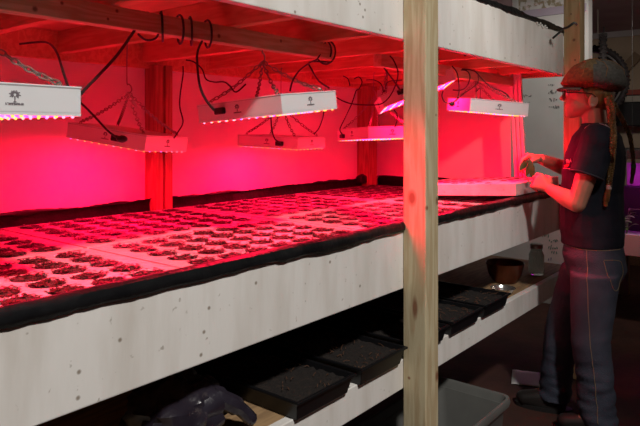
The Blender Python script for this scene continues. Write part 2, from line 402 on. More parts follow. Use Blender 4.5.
for i in range(4):
    for j in range(2):
        x0 = .22+.82*i; y0 = 1.163+.603*j; wx = RW if i < 3 else .805
        mb = raft_mesh(NX, NY, wx, RH, TH, .0425, MX_, MY_)
        bm_ = mb
        o = mb.build('foam_raft', M_FOAM, loc=(x0, y0, RZ), smooth=False)
        tag(o, 'white foam raft, '+RL[(i,j)], 'raft', 'foam rafts in the lit bed')
        for a in range(NX):
            for b in range(NY):
                p = Vector((x0+MX_+(a+.5)*(wx-2*MX_)/NX, y0+MY_+(b+.5)*(RH-2*MY_)/NY, RZ+TH-.030)); u, v = px(p)
                if u < -8 or u > 560 or (u < 8 and v > 330): continue
                if p.x > BLOCK_X0-.045 and p.y < BLOCK_Y1+.02: continue
                r = tag(empty('seedling_plug', p, (0,0,rnd.uniform(0,6.28))), 'dark round soil plug with tiny seedlings, set in a hole of a red-lit foam raft', 'seedling plug', 'seedling plugs in the foam rafts')
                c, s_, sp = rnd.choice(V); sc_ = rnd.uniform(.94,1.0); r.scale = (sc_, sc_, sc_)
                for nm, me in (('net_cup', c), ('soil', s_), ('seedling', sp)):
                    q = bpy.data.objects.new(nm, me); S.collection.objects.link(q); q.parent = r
                cup_n += 1
print('plugs', cup_n)

# foam slab propped on the front rim
bw, bl, bh = BLOCK_X1-BLOCK_X0, .62, .058
blk = raft_mesh(6, 6, bw, bl, bh, .030, .03, .03)
BT = -math.radians(3.4)
bo = blk.build('foam_slab', M_FOAM2, smooth=False, bevel=.003)
bo.location = (BLOCK_X0, BLOCK_Y0, 1.066); bo.rotation_euler = (BT, 0, 0)
tag(bo, 'thick white foam slab with dark holes propped on the bed rim under the hands', 'foam slab')
BMx = Matrix.Translation(bo.location) @ bo.rotation_euler.to_matrix().to_4x4()
for a in range(6):
    for b in range(6):
        if (a*7+b*5) % 4 == 0 or (a in (1,2) and b == 0): continue
        p = BMx @ Vector((.03+(a+.5)*(bw-.06)/6, .03+(b+.5)*(bl-.06)/6, bh-.0295))
        r = tag(empty('seedling_plug', p, (BT,0,0)), 'dark soil plug filling a hole of the propped foam slab', 'seedling plug', 'plugs in the propped foam slab')
        r.scale = (.69,.69,.9)
        c, s_, sp = V[(a+b) % 5]
        for nm, me in (('net_cup', c), ('soil', s_)):
            q = bpy.data.objects.new(nm, me); S.collection.objects.link(q); q.parent = r

# ------------------------------------------------------------------ LED lamps
def chain_mb(p, q, sag=0, pitch=.0165, wire=.0019):
    mb = MB(); p = Vector(p); q = Vector(q); L = (q-p).length; n = max(3, int(L/pitch))
    for i in range(n):
        t = (i+.5)/n; c = p.lerp(q, t)-Vector((0,0,sag*4*t*(1-t)))
        d = (q-p)-Vector((0,0,sag*4*(1-2*t))); d.normalize()
        u = d.orthogonal().normalized(); v = d.cross(u)
        if i % 2: u, v = v, u
        K = 10; pts = [c+d*(.0105*math.cos(2*PI*k/K))+u*(.0055*math.sin(2*PI*k/K)) for k in range(K)]
        mb.tube(pts, wire, 5, True)
    return mb
def emblem_mb(sz):
    """tree mark over a short line of small print, in the local XZ plane facing -Y"""
    mb = MB(); y0, y1 = -.0006, .0003
    def bar(x0, z0, x1, z1, wd):
        d = Vector((x1-x0, 0, z1-z0)); n = Vector((-d.z, 0, d.x)).normalized()*wd
        a, b = Vector((x0,0,z0)), Vector((x1,0,z1)); P = [a-n, b-n, b+n, a+n]
        mb.add([q+Vector((0,y0,0)) for q in P]+[q+Vector((0,y1,0)) for q in P], [(0,1,2,3),(7,6,5,4),(0,4,5,1),(1,5,6,2),(2,6,7,3),(3,7,4,0)])
    bar(0,-.35*sz,0,.1*sz,.05*sz)
    for a in range(-70, 251, 20):
        r = math.radians(a); c = Vector((0,0,.25*sz)); L = .42*sz*(1+.15*math.sin(a*3))
        if -60 < a < 240: bar(c.x+.12*sz*math.cos(r), c.z+.12*sz*math.sin(r), c.x+L*math.cos(r), c.z+.8*L*math.sin(r), .035*sz)
    bar(-.12*sz,-.36*sz,.12*sz,-.36*sz,.03*sz)
    rr = random.Random(3); x = -.75*sz
    while x < .75*sz:
        wdt = rr.uniform(.05,.1)*sz
        bar(x,-.62*sz,x,-.44*sz,.016*sz); bar(x,-.53*sz+rr.choice((-.08,0,.08))*sz,x+wdt,-.53*sz+rr.choice((-.08,0,.08))*sz,.016*sz)
        if rr.random() > .4: bar(x+wdt,-.62*sz,x+wdt,-.46*sz,.016*sz)
        x += wdt+.05*sz
    return mb
DIO = []
for k in range(3):
    t = MB().lathe([(.0036,.002),(.0036,-.001),(.0026,-.003),(.0001,-.0038)], 8).build('diode', M_DIO[k]); DIO.append(t.data); bpy.data.objects.remove(t)
EMB = emblem_mb(.023).build('printed_emblem', M_INK, smooth=False, fix=True); EMBD = EMB.data; bpy.data.objects.remove(EMB)
def lamp(label, c, yaw, pitch, roll, s, W=.285, L=.40, apex=None, chains=True, plug=None, hookz=1.637):
    h = .058*s; W *= s; L *= s
    e = Euler((math.radians(pitch), math.radians(roll), math.radians(yaw)))
    t = tag(empty('led_grow_lamp', c, e), label, 'grow lamp', 'white LED grow lamps under the upper shelf')
    Mi = (Matrix.Translation(c) @ e.to_matrix().to_4x4()).inverted()
    hs = MB().box((-W/2,-L/2,-h/2), (W/2,L/2,h/2-.004)); hs.build('housing', M_HOUSE, t, smooth=False, bevel=.0015)
    MB().box((-W/2-.0012,-L/2-.0012,h/2-.0035), (W/2+.0012,L/2+.0012,h/2)).build('lid', M_HOUSE, t, smooth=False, bevel=.001)
    MB().box((-W/2-.0004,-L/2-.0004,h/2-.0052), (W/2+.0004,L/2+.0004,h/2-.0037)).build('lid_seam', M_SEAM, t, smooth=False)
    MB().box((-W/2+.007,-L/2+.007,-h/2-.001), (W/2-.007,L/2-.007,-h/2-.0002)).build('lens_plate', M_LED, t, smooth=False)
    rm = MB()
    for a, b in (((-W/2,-L/2),(W/2,-L/2+.006)),((-W/2,L/2-.006),(W/2,L/2)),((-W/2,-L/2+.006),(-W/2+.006,L/2-.006)),((W/2-.006,-L/2+.006),(W/2,L/2-.006))):
        rm.box((a[0],a[1],-h/2-.006), (b[0],b[1],-h/2))
    rm.build('rim', M_HOUSE, t, smooth=False)
    rd = random.Random(label); nx, ny = 8, 11
    for i in range(nx):
        for j in range(ny):
            o = bpy.data.objects.new('diode', DIO[rd.choice((0,0,0,1,1,2))]); S.collection.objects.link(o); o.parent = t
            o.location = (-W/2+.012+(W-.024)*i/(nx-1), -L/2+.012+(L-.024)*j/(ny-1), -h/2-.0065); o.scale = (s,s,1.0)
    for loc, rz in (((0,-L/2-.0004,0), 0), ((-W/2-.0004,0,0), -PI/2), ((W/2+.0004,0,0), PI/2)):
        o = bpy.data.objects.new('printed_emblem', EMBD); S.collection.objects.link(o); o.parent = t; o.location = loc; o.rotation_euler = (0,0,rz)
    if chains:
        ap = Vector(apex) if apex else Vector((c[0], c[1], 1.585))
        al = Mi @ ap
        for sx in (-1,1):
            for sy in (-1,1):
                b = Vector((sx*W*.40, sy*L*.40, h/2))
                MB().ring(b+Vector((0,0,.004)), .006, .0016, Matrix.Rotation(PI/2,4,'X')).build('eyelet', M_STEEL, t)
                chain_mb(b+Vector((0,0,.008)), al, .012*s).build('chain', M_STEEL, t)
        hp = [ap+Vector(q) for q in ((0,0,0),(.010,0,.008),(.008,0,.022),(0,0,.03))]
        top = hookz-ap.z
        if top > .05: hp += [ap+Vector((-.008,0,.04)), ap+Vector((-.006,0,top-.012)), ap+Vector((.003,0,top-.002))]
        else: hp += [ap+Vector((0,0,top))]
        MB().tube([Mi @ q for q in smooth_path(hp, 5)], .0022, 6).build('hook', M_STEEL, t)
    if plug:
        face, u, v = plug
        if face == 'left': a, b = (-W/2-.018, u*L/2-.02, v*h-.011), (-W/2-.0005, u*L/2+.02, v*h+.011)
        else: a, b = (u*W/2-.02, -L/2-.018, v*h-.011), (u*W/2+.02, -L/2-.0005, v*h+.011)
        MB().box(a, b).build('power_plug', M_CABLE, t, bevel=.004)['label'] = 'black power plug'
    return t
def sc_(p, s): return (p[0]*s, p[1]*s, EYE+(p[2]-EYE)*s)
L1 = lamp('white LED grow lamp hanging closest, cut off by the left frame edge', sc_((.580,1.450,1.439),.95), 0,0,0,.95)
L2 = lamp('white LED grow lamp low at left back, hanging before the wall stud', sc_((1.534,2.279,1.351),.92), 17,7.7,2,.92, apex=at_d(129,93,2.09), plug=('left',-.32,-.05), hookz=1.69)
L3 = lamp('large white LED grow lamp hanging askew in the centre from converging chains', sc_((1.575,1.511,1.461),.95), .3,-3.5,-5.2,.95, apex=(1.45,1.41,1.60), plug=('left',.38,-.02))
L4 = lamp('small-looking LED grow lamp low at the back below the central lamp', sc_((2.578,2.357,1.321),.90), 7.8,2.2,-.3,.90, apex=(2.30,2.10,1.50), plug=('left',-.45,-.15), hookz=1.69)
L5 = lamp('LED grow lamp whose right end vanishes behind the greenish front post', sc_((2.893,1.939,1.364),.95), -28.7,-2.2,-.9,.95, apex=(2.77,1.86,1.56), plug=('left',.55,-.2), hookz=1.69)
L6 = lamp('strongly tilted LED grow lamp high behind the greenish front post', sc_((2.892,1.692,1.587),.93), -48.5,-5.5,-21.4,.93, W=.40, L=.285, chains=False, plug=('front',-.45,.15))
L7 = lamp('LED grow lamp at the far end, above the foam slab and nearest the worker', sc_((2.981,1.324,1.501),.97), -47.1,3,4.6,.97, chains=False)
# chain for the tilted lamp and cord for the far lamp
def lamp_chain(t, loc, p, q):
    pl = t.matrix_basis.inverted()
    chain_mb(pl @ Vector(p), pl @ Vector(q), .005).build('chain', M_STEEL, t)
for p in ((-.15,-.1,.03),(-.15,.1,.03)): lamp_chain(L6, None, L6.matrix_basis @ Vector(p), (2.58,1.66,1.69))
for p in ((.15,-.1,.03),(.15,.1,.03)): lamp_chain(L6, None, L6.matrix_basis @ Vector(p), (2.80,1.50,1.69))
for p in ((-.1,-.15,.03),(.1,-.15,.03),(-.1,.15,.03),(.1,.15,.03)): lamp_chain(L7, None, L7.matrix_basis @ Vector(p), (3.05,1.41,1.64))

# ------------------------------------------------------------------ cables (x, y of the view ray and depth along it)
def cable(label, pts, r=.0042, plug=None):
    P = smooth_path([at_d(*q) if not isinstance(q, Vector) else q for q in pts], 7)
    o = MB().tube(P, r*.66, 8).build('power_cable', M_CABLE)
    tag(o, label, 'cable', 'black power cables of the lamps')
    if plug:
        p = at_d(*plug); q = MB().ball((0,0,0), (.018,.011,.011)).build('plug', M_CABLE, o); q.location = p
    return o
cable('thin black cable arching down to the top of the nearest lamp', [(20,44,1.6),(40,42,1.55),(50,44,1.5),(57,53,1.42),(62,68,1.36),(68,86,1.30)])
cable('thick black cable slanting from the rail down to the right end of the nearest lamp', [(148,13,1.72),(144,15,1.69),(136,28,1.64),(118,54,1.55),(98,76,1.46),(88,86,1.40),(80,95,1.37)], .0058)
cable('black cable from behind the nearest lamp to the plug of the low left lamp', [(70,95,1.75),(82,104,1.76),(95,117,1.78),(107,130,1.79),(117,138,1.80)], .0045, (122,139,1.81))
def coil(xpix, tilt):
    c = at_Y(xpix, 0, 1.41); pts = []
    for k in range(20):
        a = 2*PI*k/19; pts.append(Vector((c.x+tilt*math.cos(a)*.5+.012*k/19, 1.41+.036*math.cos(a), 1.660+.040*math.sin(a))))
    return pts
cp = []
for xx, tl in ((160,.05),(178,.03),(189,.05),(206,.03)): cp.append(coil(xx, tl))
P = []
for c in cp: P += c
cb = MB().tube(smooth_path(P, 3), .0032, 7)
cb.tube(smooth_path([at_Y(138,34,1.37), at_Y(146,40,1.37), at_Y(156,38,1.37)]+[cp[0][0]], 5), .003, 7)
tail = [cp[-1][-1], at_d(198,50,1.74), at_d(197.5,66,1.72), at_d(200,86,1.70), at_d(206,100,1.68), at_d(214,110,1.66)]
cb.tube(smooth_path(tail, 6), .0034, 7)
tag(cb.build('power_cable', M_CABLE), 'black cable coiled four times round the long rail, dropping to the central lamp', 'cable', 'black power cables of the lamps')
cable('thin cable sagging in steps towards the chains of the central lamp', [(186,60,2.0),(194,62,2.0),(202,69,1.98),(206,79,1.95),(214,82,1.92),(224,82,1.9),(230,86,1.87),(236,92,1.85),(246,84,1.85)], .0035)
cable('thin wavy cable beside the wall stud, reaching down to the low left lamp', [(183,66,2.35),(183,75,2.35),(180,96,2.3),(180,108,2.28),(183,122,2.25),(178,132,2.2),(174,138,2.17)], .004)
rl = Vector((1.775,1.41,1.662))
lp = [rl+Vector((.012*math.sin(a*.5), .040*math.cos(a), .043*math.sin(a))) for a in [2*PI*k/12 for k in range(20)]]
lc = MB().tube(smooth_path(lp, 3), .0031, 7)
lc.tube(smooth_path([lp[3], at_d(318,58,2.2), at_d(311,62,2.15), at_d(300,70,2.05), at_d(293,80,2.0), at_d(290,91,1.98)], 6), .003, 7)
lc.tube(smooth_path([lp[8], at_d(310,62,2.2), at_d(312,70,2.18), at_d(319,81,2.1), at_d(329,88,2.02)], 6), .003, 7)
tag(lc.build('power_cable', M_CABLE), 'black cable knotted round the cut end of the long rail above the central lamp', 'cable', 'black power cables of the lamps')
cable('long cable sagging from the second rail behind the central lamp, left of the greenish post', [(390,56,2.45),(394,61,2.43),(398,74,2.42),(393,91,2.45),(383,103,2.5),(370,105,2.55),(353,104,2.6),(343,101,2.6),(336,97,2.6)], .004)
cable('short cable crossing to the plug of the tilted lamp', [(384,68,2.5),(390,76,2.4),(396,84,2.3),(401,92,2.17)], .0045)
cable('cable hooked over the joist, dropping to the lamp behind the post', [(343,76,2.75),(348,79,2.75),(350,86,2.75)], .004)
cable('looped cable running down to the left end of the lamp behind the post', [(354,79,2.8),(359,77,2.8),(362,82,2.8),(359,89,2.8),(356,91,2.78),(352,103,2.75),(345,118,2.7),(340,129,2.66),(342,134,2.63)], .0042)
cable('short cable dropping behind the central lamp to the low middle lamp', [(271,100,2.6),(271,118,2.55),(272,130,2.5),(275,139,2.46),(281,143,2.42)], .0045)
cable('short cable curving down at the right end of the central lamp', [(324,108,2.6),(323,117,2.65),(319,128,2.7),(314,134,2.72)], .0042)
cable('thin cable hanging between the tilted lamp and the lamp behind the post', [(394,110,2.7),(397,114,2.7),(397,120,2.72),(395,127,2.75)], .0042)
cable('cable hooked along the joists left of the greenish post', [(366,80,2.9),(374,80,2.9),(381,84,2.9),(384,92,2.9),(388,82,2.85),(402,80,2.8)], .0035)
cable('black cable looping over the second rail right of the post', [(452,66,2.66),(457,73,2.68),(459,86,2.7),(458,97,2.7),(452,103,2.7),(445,102,2.7),(442,96,2.7),(443,91,2.7)], .0042, (452,104,2.7))
cable('black cable hanging in a wide loop from the second rail', [(461,70,2.85),(467,71,2.8),(470,77,2.78),(467,86,2.8),(461,90,2.8),(453,90,2.82)], .0042)
cable('black cable running in a long curve to the lamp near the worker', [(462,69,2.9),(474,71,2.86),(482,79,2.84),(491,87,2.9),(503,92,3.0),(509,97,3.05),(513,104,3.08)], .0048)
cable('thin loose cable linking loops below the second rail', [(478,74,2.9),(478,82,2.85),(472,88,2.8),(463,94,2.8),(456,101,2.75)], .0035)
cable('thin cable dangling above the far lamp', [(477,88,3.0),(476,92,3.0),(480,88,3.0),(480,99,3.02)], .0035)
clp = MB().tube(smooth_path([at_d(553,38,3.30),at_d(560,32,3.24),at_d(563,29,3.2),at_d(568,27,3.17),at_d(574,23,3.16),at_d(577,25,3.16)],5), .006, 6)
tag(clp.build('wire_hook', M_CABLE), 'short black wire twisted round the yellowish far post beside the upper board', 'wire')

# ------------------------------------------------------------------ wall board at the far end, writing, slats
PXW = 5.0
struct('wall_right', MB().box((PXW,1.385,0), (PXW+.1,2.45,2.42)), mat('grey_white_partition', (.62,.62,.60), .5, (.56,.56,.54), 3))
struct('ceiling_stand_in', MB().box((PXW-.012,1.98,2.12), (PXW,2.45,2.75)), M_CEIL)  # added board in ceiling colour, standing in for the dark ceiling there
wb = tag(empty('wall_writing', (PXW-.004,1.6,1.4)), 'black, green and blue handwriting on the grey-white wall beyond the far end of the rack', 'writing')
M_WB = mat('grey_white_strip', (.62,.62,.60), .45, (.56,.56,.54), 3)
def scribble(name, rows, m, parent, r=.0024):
    mb = MB(); rr = random.Random(name+str(len(rows)))
    for (x, y, wd, hh) in rows:
        u = 0
        while u < wd:
            cw = rr.uniform(1.1,2.0); base = [(rr.uniform(0,cw), rr.uniform(0,hh)) for _ in range(rr.randint(3,4))]
            mb.tube([at_X(x+u+a, y-hh/2+b, PXW-.002) for a, b in base], r, 4); u += cw+.5
    o = mb.build(name, m); o.parent = parent; o.matrix_parent_inverse = Matrix.Translation(-Vector(parent.location)); return o
M_BK = mat('black_marker', (.05,.05,.05), .6); M_GR = mat('green_marker', (.03,.22,.16), .6); M_BL = mat('blue_marker', (.10,.10,.28), .6)
scribble('handwriting', [(548,85,6,4),(548,92,9,4.5),(549,100,8,4.5),(549,107,10,4.5),(521,96,11,3),(522,103,7,2.5)], M_BK, wb)['label'] = 'black handwriting in rows'
scribble('handwriting', [(542,236,6,4),(549,241,8,3.5),(548,247,9,5),(551,253,5,4)], M_GR, wb, .0036)['label'] = 'green handwriting near the shelf'
scribble('handwriting', [(548,259,3,4),(549,265,3,4),(548,270,3,3)], M_BL, wb, .003)['label'] = 'blue handwriting near the shelf'
M_MOT = mat('mottled_plastic', (.62,.60,.58), .3, (.30,.25,.16), 26, bump=.6, bscale=30, lo=.48, hi=.56)
pn = tag(empty('plastic_sheeting', (PXW-.02,1.7,2.42)), 'mottled whitish sheet over a lilac bar above the far end of the upper bed', 'sheeting')
for nm, a, b, m in (('sheet', (PXW-.01,1.40,2.36), (PXW-.002,1.93,2.75), M_MOT), ('bar', (PXW-.02,1.40,2.30), (PXW-.001,1.98,2.36), mat('lilac_bar', (.42,.36,.44), .6)), ('upright', (PXW-.02,1.93,2.36), (PXW-.001,1.98,2.75), M_WB)):
    o = MB().box(a, b).build(nm, m, smooth=False, bevel=.001); o.parent = pn; o.matrix_parent_inverse = Matrix.Translation(-Vector(pn.location))
M_SLAT = mat('white_slat', (.82,.80,.80), .5, (.76,.74,.74), 4, stretch=(3,3,.4))
for i, nm in enumerate(('leftmost', 'middle', 'rightmost')):
    p0 = at_X(517.5+i*4.1, 188, 3.52); p1 = at_X(511+i*4.1, 70, 3.52)
    mb = MB(); wd = .0105
    vs = []
    for p in (p0, p1):
        for dx, dy in ((-.012,-wd),(.012,-wd),(.012,wd),(-.012,wd)): vs.append(p+Vector((dx,dy,0)))
    mb.add(vs, [(3,2,1,0),(4,5,6,7),(0,1,5,4),(1,2,6,5),(2,3,7,6),(3,0,4,7)])
    tag(mb.build('white_slat', M_SLAT, smooth=False, bevel=.004), 'narrow white slat leaning beside the red end panel, %s of three' % nm, 'slat', 'white slats leaning at the rack end')

# ------------------------------------------------------------------ lower shelf
M_TRAY = mat('black_tray_plastic', (.007,.007,.008), .35, spec=.3)
M_TSOIL = mat('tray_soil', (.010,.006,.0045), .9, (.02,.011,.007), 55, bump=1, bscale=120, lo=.5, hi=.7)
TL = ['black seedling tray of soil at the left, beside the dark plastic bag', 'black seedling tray of soil just left of the greenish post', 'black seedling tray of soil directly behind the greenish post',
      'black seedling tray of soil just right of the greenish post', 'black seedling tray of soil at the right, before the silver dish']
for i, x0 in enumerate((1.255,1.555,1.86,2.16,2.455)):
    t = tag(empty('seedling_tray', (x0,1.09,.586)), TL[i], 'seedling tray', 'black seedling trays on the bottom shelf')
    W, D, H, b = .262, .54, .058, .012
    mb = MB()
    def rr(ins, z): return [(ins,ins,z),(W-ins,ins,z),(W-ins,D-ins,z),(ins,D-ins,z)]
    Ls = [rr(b+.004,0), rr(.004,H-.008), rr(-.004,H-.008), rr(-.004,H), rr(.006,H), rr(b+.006,.004)]
    for l in Ls: mb.v += [Vector(q) for q in l]
    for l in range(5):
        for k in range(4): mb.f.append((l*4+k, l*4+(k+1) % 4, l*4+4+(k+1) % 4, l*4+4+k))
    mb.f += [(3,2,1,0), (20,21,22,23)]
    mb.build('tray', M_TRAY, t, smooth=False, bevel=.002)
    g = MB(); n = 22; m_ = 40
    for a in range(n+1):
        for c in range(m_+1): g.v.append(Vector((.010+(W-.02)*a/n, .010+(D-.02)*c/m_, .042+.008*noise.noise(Vector((a*.7,c*.7,i*9)))+.004*noise.noise(Vector((a*2.1,c*2.1,i))))))
    for a in range(n):
        for c in range(m_): g.f.append((a*(m_+1)+c, (a+1)*(m_+1)+c, (a+1)*(m_+1)+c+1, a*(m_+1)+c+1))
    g.build('soil', M_TSOIL, t)
    rd = random.Random(i); st = MB()
    for k in range(70):
        p = Vector((rd.uniform(.02,W-.02), rd.uniform(.02,D-.04), .048)); a = rd.uniform(0,6.28); d = Vector((math.cos(a), math.sin(a), rd.uniform(-.1,.35)))*rd.uniform(.008,.028)
        st.tube([p, p+d*.5+Vector((0,0,.003)), p+d], .0012, 4)
    so = st.build('straw_bits', mat('straw', (.09,.038,.018), .8) if i == 0 else bpy.data.materials['straw'], t); so['kind'] = 'stuff'
# crumpled bag
rd = random.Random(2); bg = MB()
base = MB().ball((0,0,0), (.13,.11,.085), 36, 22)
for v in base.v:
    n_ = v.normalized(); k = 1+.28*noise.noise(n_*2.3)+.16*abs(noise.noise(n_*5.1))+.08*noise.noise(n_*12); q = v*k; q.z = max(q.z, -.07); bg.v.append(q)
bg.f = base.f
bo2 = bg.build('plastic_bag', mat('dark_bag_plastic', (.014,.010,.016), .28, (.024,.02,.03), 8, bump=.5, bscale=20), loc=(1.00,1.28,.657), smooth=True)
MB().tube(smooth_path([(.05,-.05,.04),(.09,-.08,.02),(.13,-.10,-.01),(.16,-.12,-.05)],5), [.03]*5+[.024]*5+[.018]*5+[.012], 8).build('twisted_neck', bpy.data.materials['dark_bag_plastic'], bo2)
tag(bo2, 'crumpled dark purple plastic bag on the bottom shelf under the white front board', 'bag')
# bowl, ball, dish, jar
M_BRASS = mat('dark_copper', (.20,.07,.04), .3, (.12,.04,.025), 6, metal=.75)
bp = at_d(516,292,3.14); bp.z = .586
bw_ = MB().lathe([(.045,0),(.06,.002),(.086,.045),(.098,.100),(.101,.103),(.095,.100),(.082,.045),(.055,.008),(.001,.006)], 32).build('bowl', M_BRASS, loc=(3.135,1.285,.586))
tag(bw_, 'dark coppery bowl on the bottom shelf, left of the glass jar', 'bowl')
ds = MB().lathe([(.025,0),(.042,.003),(.055,.026),(.060,.028),(.056,.025),(.042,.006),(.001,.005)], 28).build('metal_dish', mat('bright_metal', (.75,.73,.70), .22, metal=.9), loc=(2.905,1.20,.586))
tag(ds, 'shallow silver dish at the far end of the bottom shelf trays', 'dish')
jr = tag(empty('glass_jar', (3.40,1.215,.586)), 'clear glass jar with metal lid at the far end of the bottom shelf', 'jar')
MB().lathe([(.001,.003),(.036,.003),(.041,.012),(.041,.11),(.030,.135),(.030,.150),(.028,.150),(.028,.134),(.038,.108),(.038,.014),(.001,.008)], 24).build('glass', mat('jar_glass', (.60,.62,.58), .05, trans=.95), jr)
MB().lathe([(.033,.146),(.034,.148),(.034,.166),(.030,.169),(.001,.169)], 24).build('lid', mat('zinc_lid', (.6,.58,.55), .35, metal=.8), jr)
# tote and paper on the floor
tt = tag(empty('storage_tub', (1.9,1.16,0)), 'grey plastic storage tub on the floor at the foot of the greenish post', 'tub')
M_TUB = mat('grey_tub_plastic', (.13,.13,.12), .5, (.10,.10,.095), 5)
X0, X1, Y0, Y1, H = -.13, .58, -.175, .175, .285
mb = MB()
def rc(ins, z, rad=.04, K=5):
    out = []; cx = [(X1-ins-rad, Y1-ins-rad, 0), (X0+ins+rad, Y1-ins-rad, PI/2), (X0+ins+rad, Y0+ins+rad, PI), (X1-ins-rad, Y0+ins+rad, 1.5*PI)]
    for a, b, t0 in cx:
        for k in range(K+1):
            an = t0+PI/2*k/K; out.append(Vector((a+rad*math.cos(an), b+rad*math.sin(an), z)))
    return out
Ls = [rc(.05,0), rc(.018,.25), rc(0,.252), rc(-.004,.27), rc(0,H), rc(.010,H), rc(.014,H-.006), rc(.022,.15), rc(.05,.006)]
n = len(Ls[0])
for l in Ls: mb.v += l
for l in range(len(Ls)-1):
    for k in range(n): mb.f.append((l*n+k, l*n+(k+1) % n, l*n+n+(k+1) % n, l*n+n+k))
mb.f += [tuple(range(n))[::-1], tuple((len(Ls)-1)*n+k for k in range(n))]
mb.build('tub', M_TUB, tt)
MB().box((X0+.2,Y0-.012,.215),(X0+.4,Y0+.002,.25)).build('handle', M_TUB, tt, bevel=.004)
pp = MB()
for i in range(9):
    for j in range(7): pp.v.append(Vector((-.105+.21*i/8, -.08+.16*j/6, .004+.006*abs(noise.noise(Vector((i*.4,j*.5,1)))))))
for i in range(8):
    for j in range(6): pp.f.append((i*7+j,(i+1)*7+j,(i+1)*7+j+1,i*7+j+1))
po = pp.build('paper_sheet', mat('white_paper', (.75,.72,.70), .7)); po.location = at_z(527,379,0); po.rotation_euler = (0,0,.35)
md = po.modifiers.new('thickness','SOLIDIFY'); md.thickness = .001
tag(po, 'loose white paper sheet lying on the dark floor under the far end of the rack', 'paper')

# ------------------------------------------------------------------ background corner
def pl(o, parent): o.parent = parent; o.matrix_parent_inverse = Matrix.Translation(-Vector(parent.location)); return o
M_TYRE = mat('black_tyre', (.016,.014,.014), .7, (.03,.02,.02), 40)
M_RIM = mat('grey_rim', (.30,.28,.27), .35, metal=.7)
def wheel(label, c, R1, ang):
    t = tag(empty('bicycle_wheel', c, (0,0,ang)), label, 'bicycle wheel', 'bicycle wheels hung in the far corner')
    MX = Matrix.Rotation(PI/2, 4, 'X')
    tm = MB().ring((0,0,0), R1, .026, MX, 40, 10)
    for k in range(56):
        a = 2*PI*k/56
        for s2 in (-1,0,1):
            M_ = Matrix.Rotation(-a, 4, 'Y') @ Matrix.Translation((R1+.024-abs(s2)*.006, s2*.02+(.006 if k % 2 else -.006), 0)); tm.box((-.006,-.007,-.007),(.008,.007,.007), M_)
    tm.build('tyre', M_TYRE, t, smooth=False)
    MB().ring((0,0,0), R1-.033, .010, MX, 40, 6).build('rim', M_RIM, t)
    hb = MB().tube([(0,-.05,0),(0,.05,0)], .018, 12); hb.build('hub', M_RIM, t)
    sp = MB()
    for k in range(24):
        a = 2*PI*k/24; sp.tube([(.015*math.cos(a+.6),.03*(-1)**k,.015*math.sin(a+.6)),((R1-.04)*math.cos(a),0,(R1-.04)*math.sin(a))], .0013, 4)
    sp.build('spokes', M_RIM, t)
    MB().tube([(0,0,R1+.0),(0,.04,R1+.03),(0,.04,2.42-c[2])], .005, 6).build('hanging_hook', M_STEEL, t)
c1 = at_d(603,74,5.3); wheel('knobby black bicycle wheel hung edge-on behind the yellowish post', c1, .32, math.atan2(c1.y, c1.x))
c2 = at_d(591,82,5.75); wheel('black bicycle wheel hung face-on, its rim curving out above the cap', c2, .31, math.atan2(c2.y, c2.x)+1.2)
bgm = MB(); base = MB().ball((0,0,0), (.10,.19,.36), 24, 16)  # dark filler shape added for the black area behind the wheels
for v in base.v: bgm.v.append(v*(1+.25*noise.noise(v*7)))
bgm.f = base.f
bc = at_d(604,92,6.2); bx = bgm.build('dark_filler', mat('filler_black', (.010,.009,.010), .9), loc=bc)
MB().tube([(0,0,.33),(0,0,2.42-bc.z)], .006, 6).build('filler_cord', M_CABLE, bx)
tag(bx, 'black filler shape hanging behind the bicycle wheels and the patchwork cap', 'bag')
sh = tag(empty('wall_shelf', (6.9,1.75,1.6)), 'pale wall shelf with red edge strip at the right frame edge', 'shelf')
a0 = at_X(640,90,6.85); zz = a0.z
pl(MB().box((6.75,1.2,zz-.12),(6.99,1.62,zz-.06)).build('board', mat('pale_shelf', (.40,.36,.30), .7), smooth=False), sh)
pl(MB().box((6.74,1.2,zz-.05),(6.99,1.62,zz-.0)).build('edge_strip', mat('red_strip', (.30,.05,.03), .6), smooth=False), sh)
dk = MB().box((6.76,1.18,zz-.36),(6.995,1.66,zz-.125)).build('dark_box', mat('black_box', (.012,.011,.012), .7), smooth=False, bevel=.01)
tag(dk, 'black box fixed on the far wall below the pale shelf', 'box')
wdp = at_X(632,64,6.78)
wo = MB().box((-.02,-.045,-.10),(.02,.045,.09)).box((-.012,-.012,-.2),(.012,.012,-.08)).build('wooden_mallet', mat('dull_wood', (.22,.15,.09), .7), loc=wdp*1.02); wo.rotation_euler = (.75,0,0)
tag(wo, 'brown wooden mallet hanging on the far wall right of the cap', 'mallet')
# low table with magenta-lit plants
gt = tag(empty('plant_table', (5.4,1.3,0)), 'low table with pale side board holding magenta-lit plants at the right frame edge', 'table')
M_TAB = mat('pale_table_board', (.52,.46,.46), .6, (.44,.38,.38), 4)
TX0, TX1, TY0, TY1 = 4.75, 5.75, .55, 1.42
t0 = at_d(622,223,4.9); tz = t0.z
pl(MB().box((TX0,TY0,tz-.15),(TX0+.03,TY1,tz)).build('side_board', M_TAB, smooth=False, bevel=.003), gt)
pl(MB().box((TX0+.03,TY1-.03,tz-.15),(TX1,TY1,tz)).build('side_board', M_TAB, smooth=False, bevel=.003), gt)
pl(MB().box((TX0+.03,TY0,tz-.15),(TX1,TY1-.03,tz-.10)).build('table_top', M_TAB, smooth=False), gt)
for lx, ly in ((TX0+.03,TY0),(TX1-.1,TY0),(TX0+.03,TY1-.17),(TX1-.1,TY1-.17)):
    pl(MB().box((lx,ly,0),(lx+.07,ly+.09,tz-.15)).build('leg', mat('table_leg', (.34,.24,.15), .7) if 'table_leg' not in bpy.data.materials else bpy.data.materials['table_leg'], smooth=False, bevel=.003), gt)
rd = random.Random(9)
PLB = ['nearest the corner', 'beside the corner plant', 'in the middle of the row', 'behind the middle plants', 'towards the back panel', 'at the back panel']
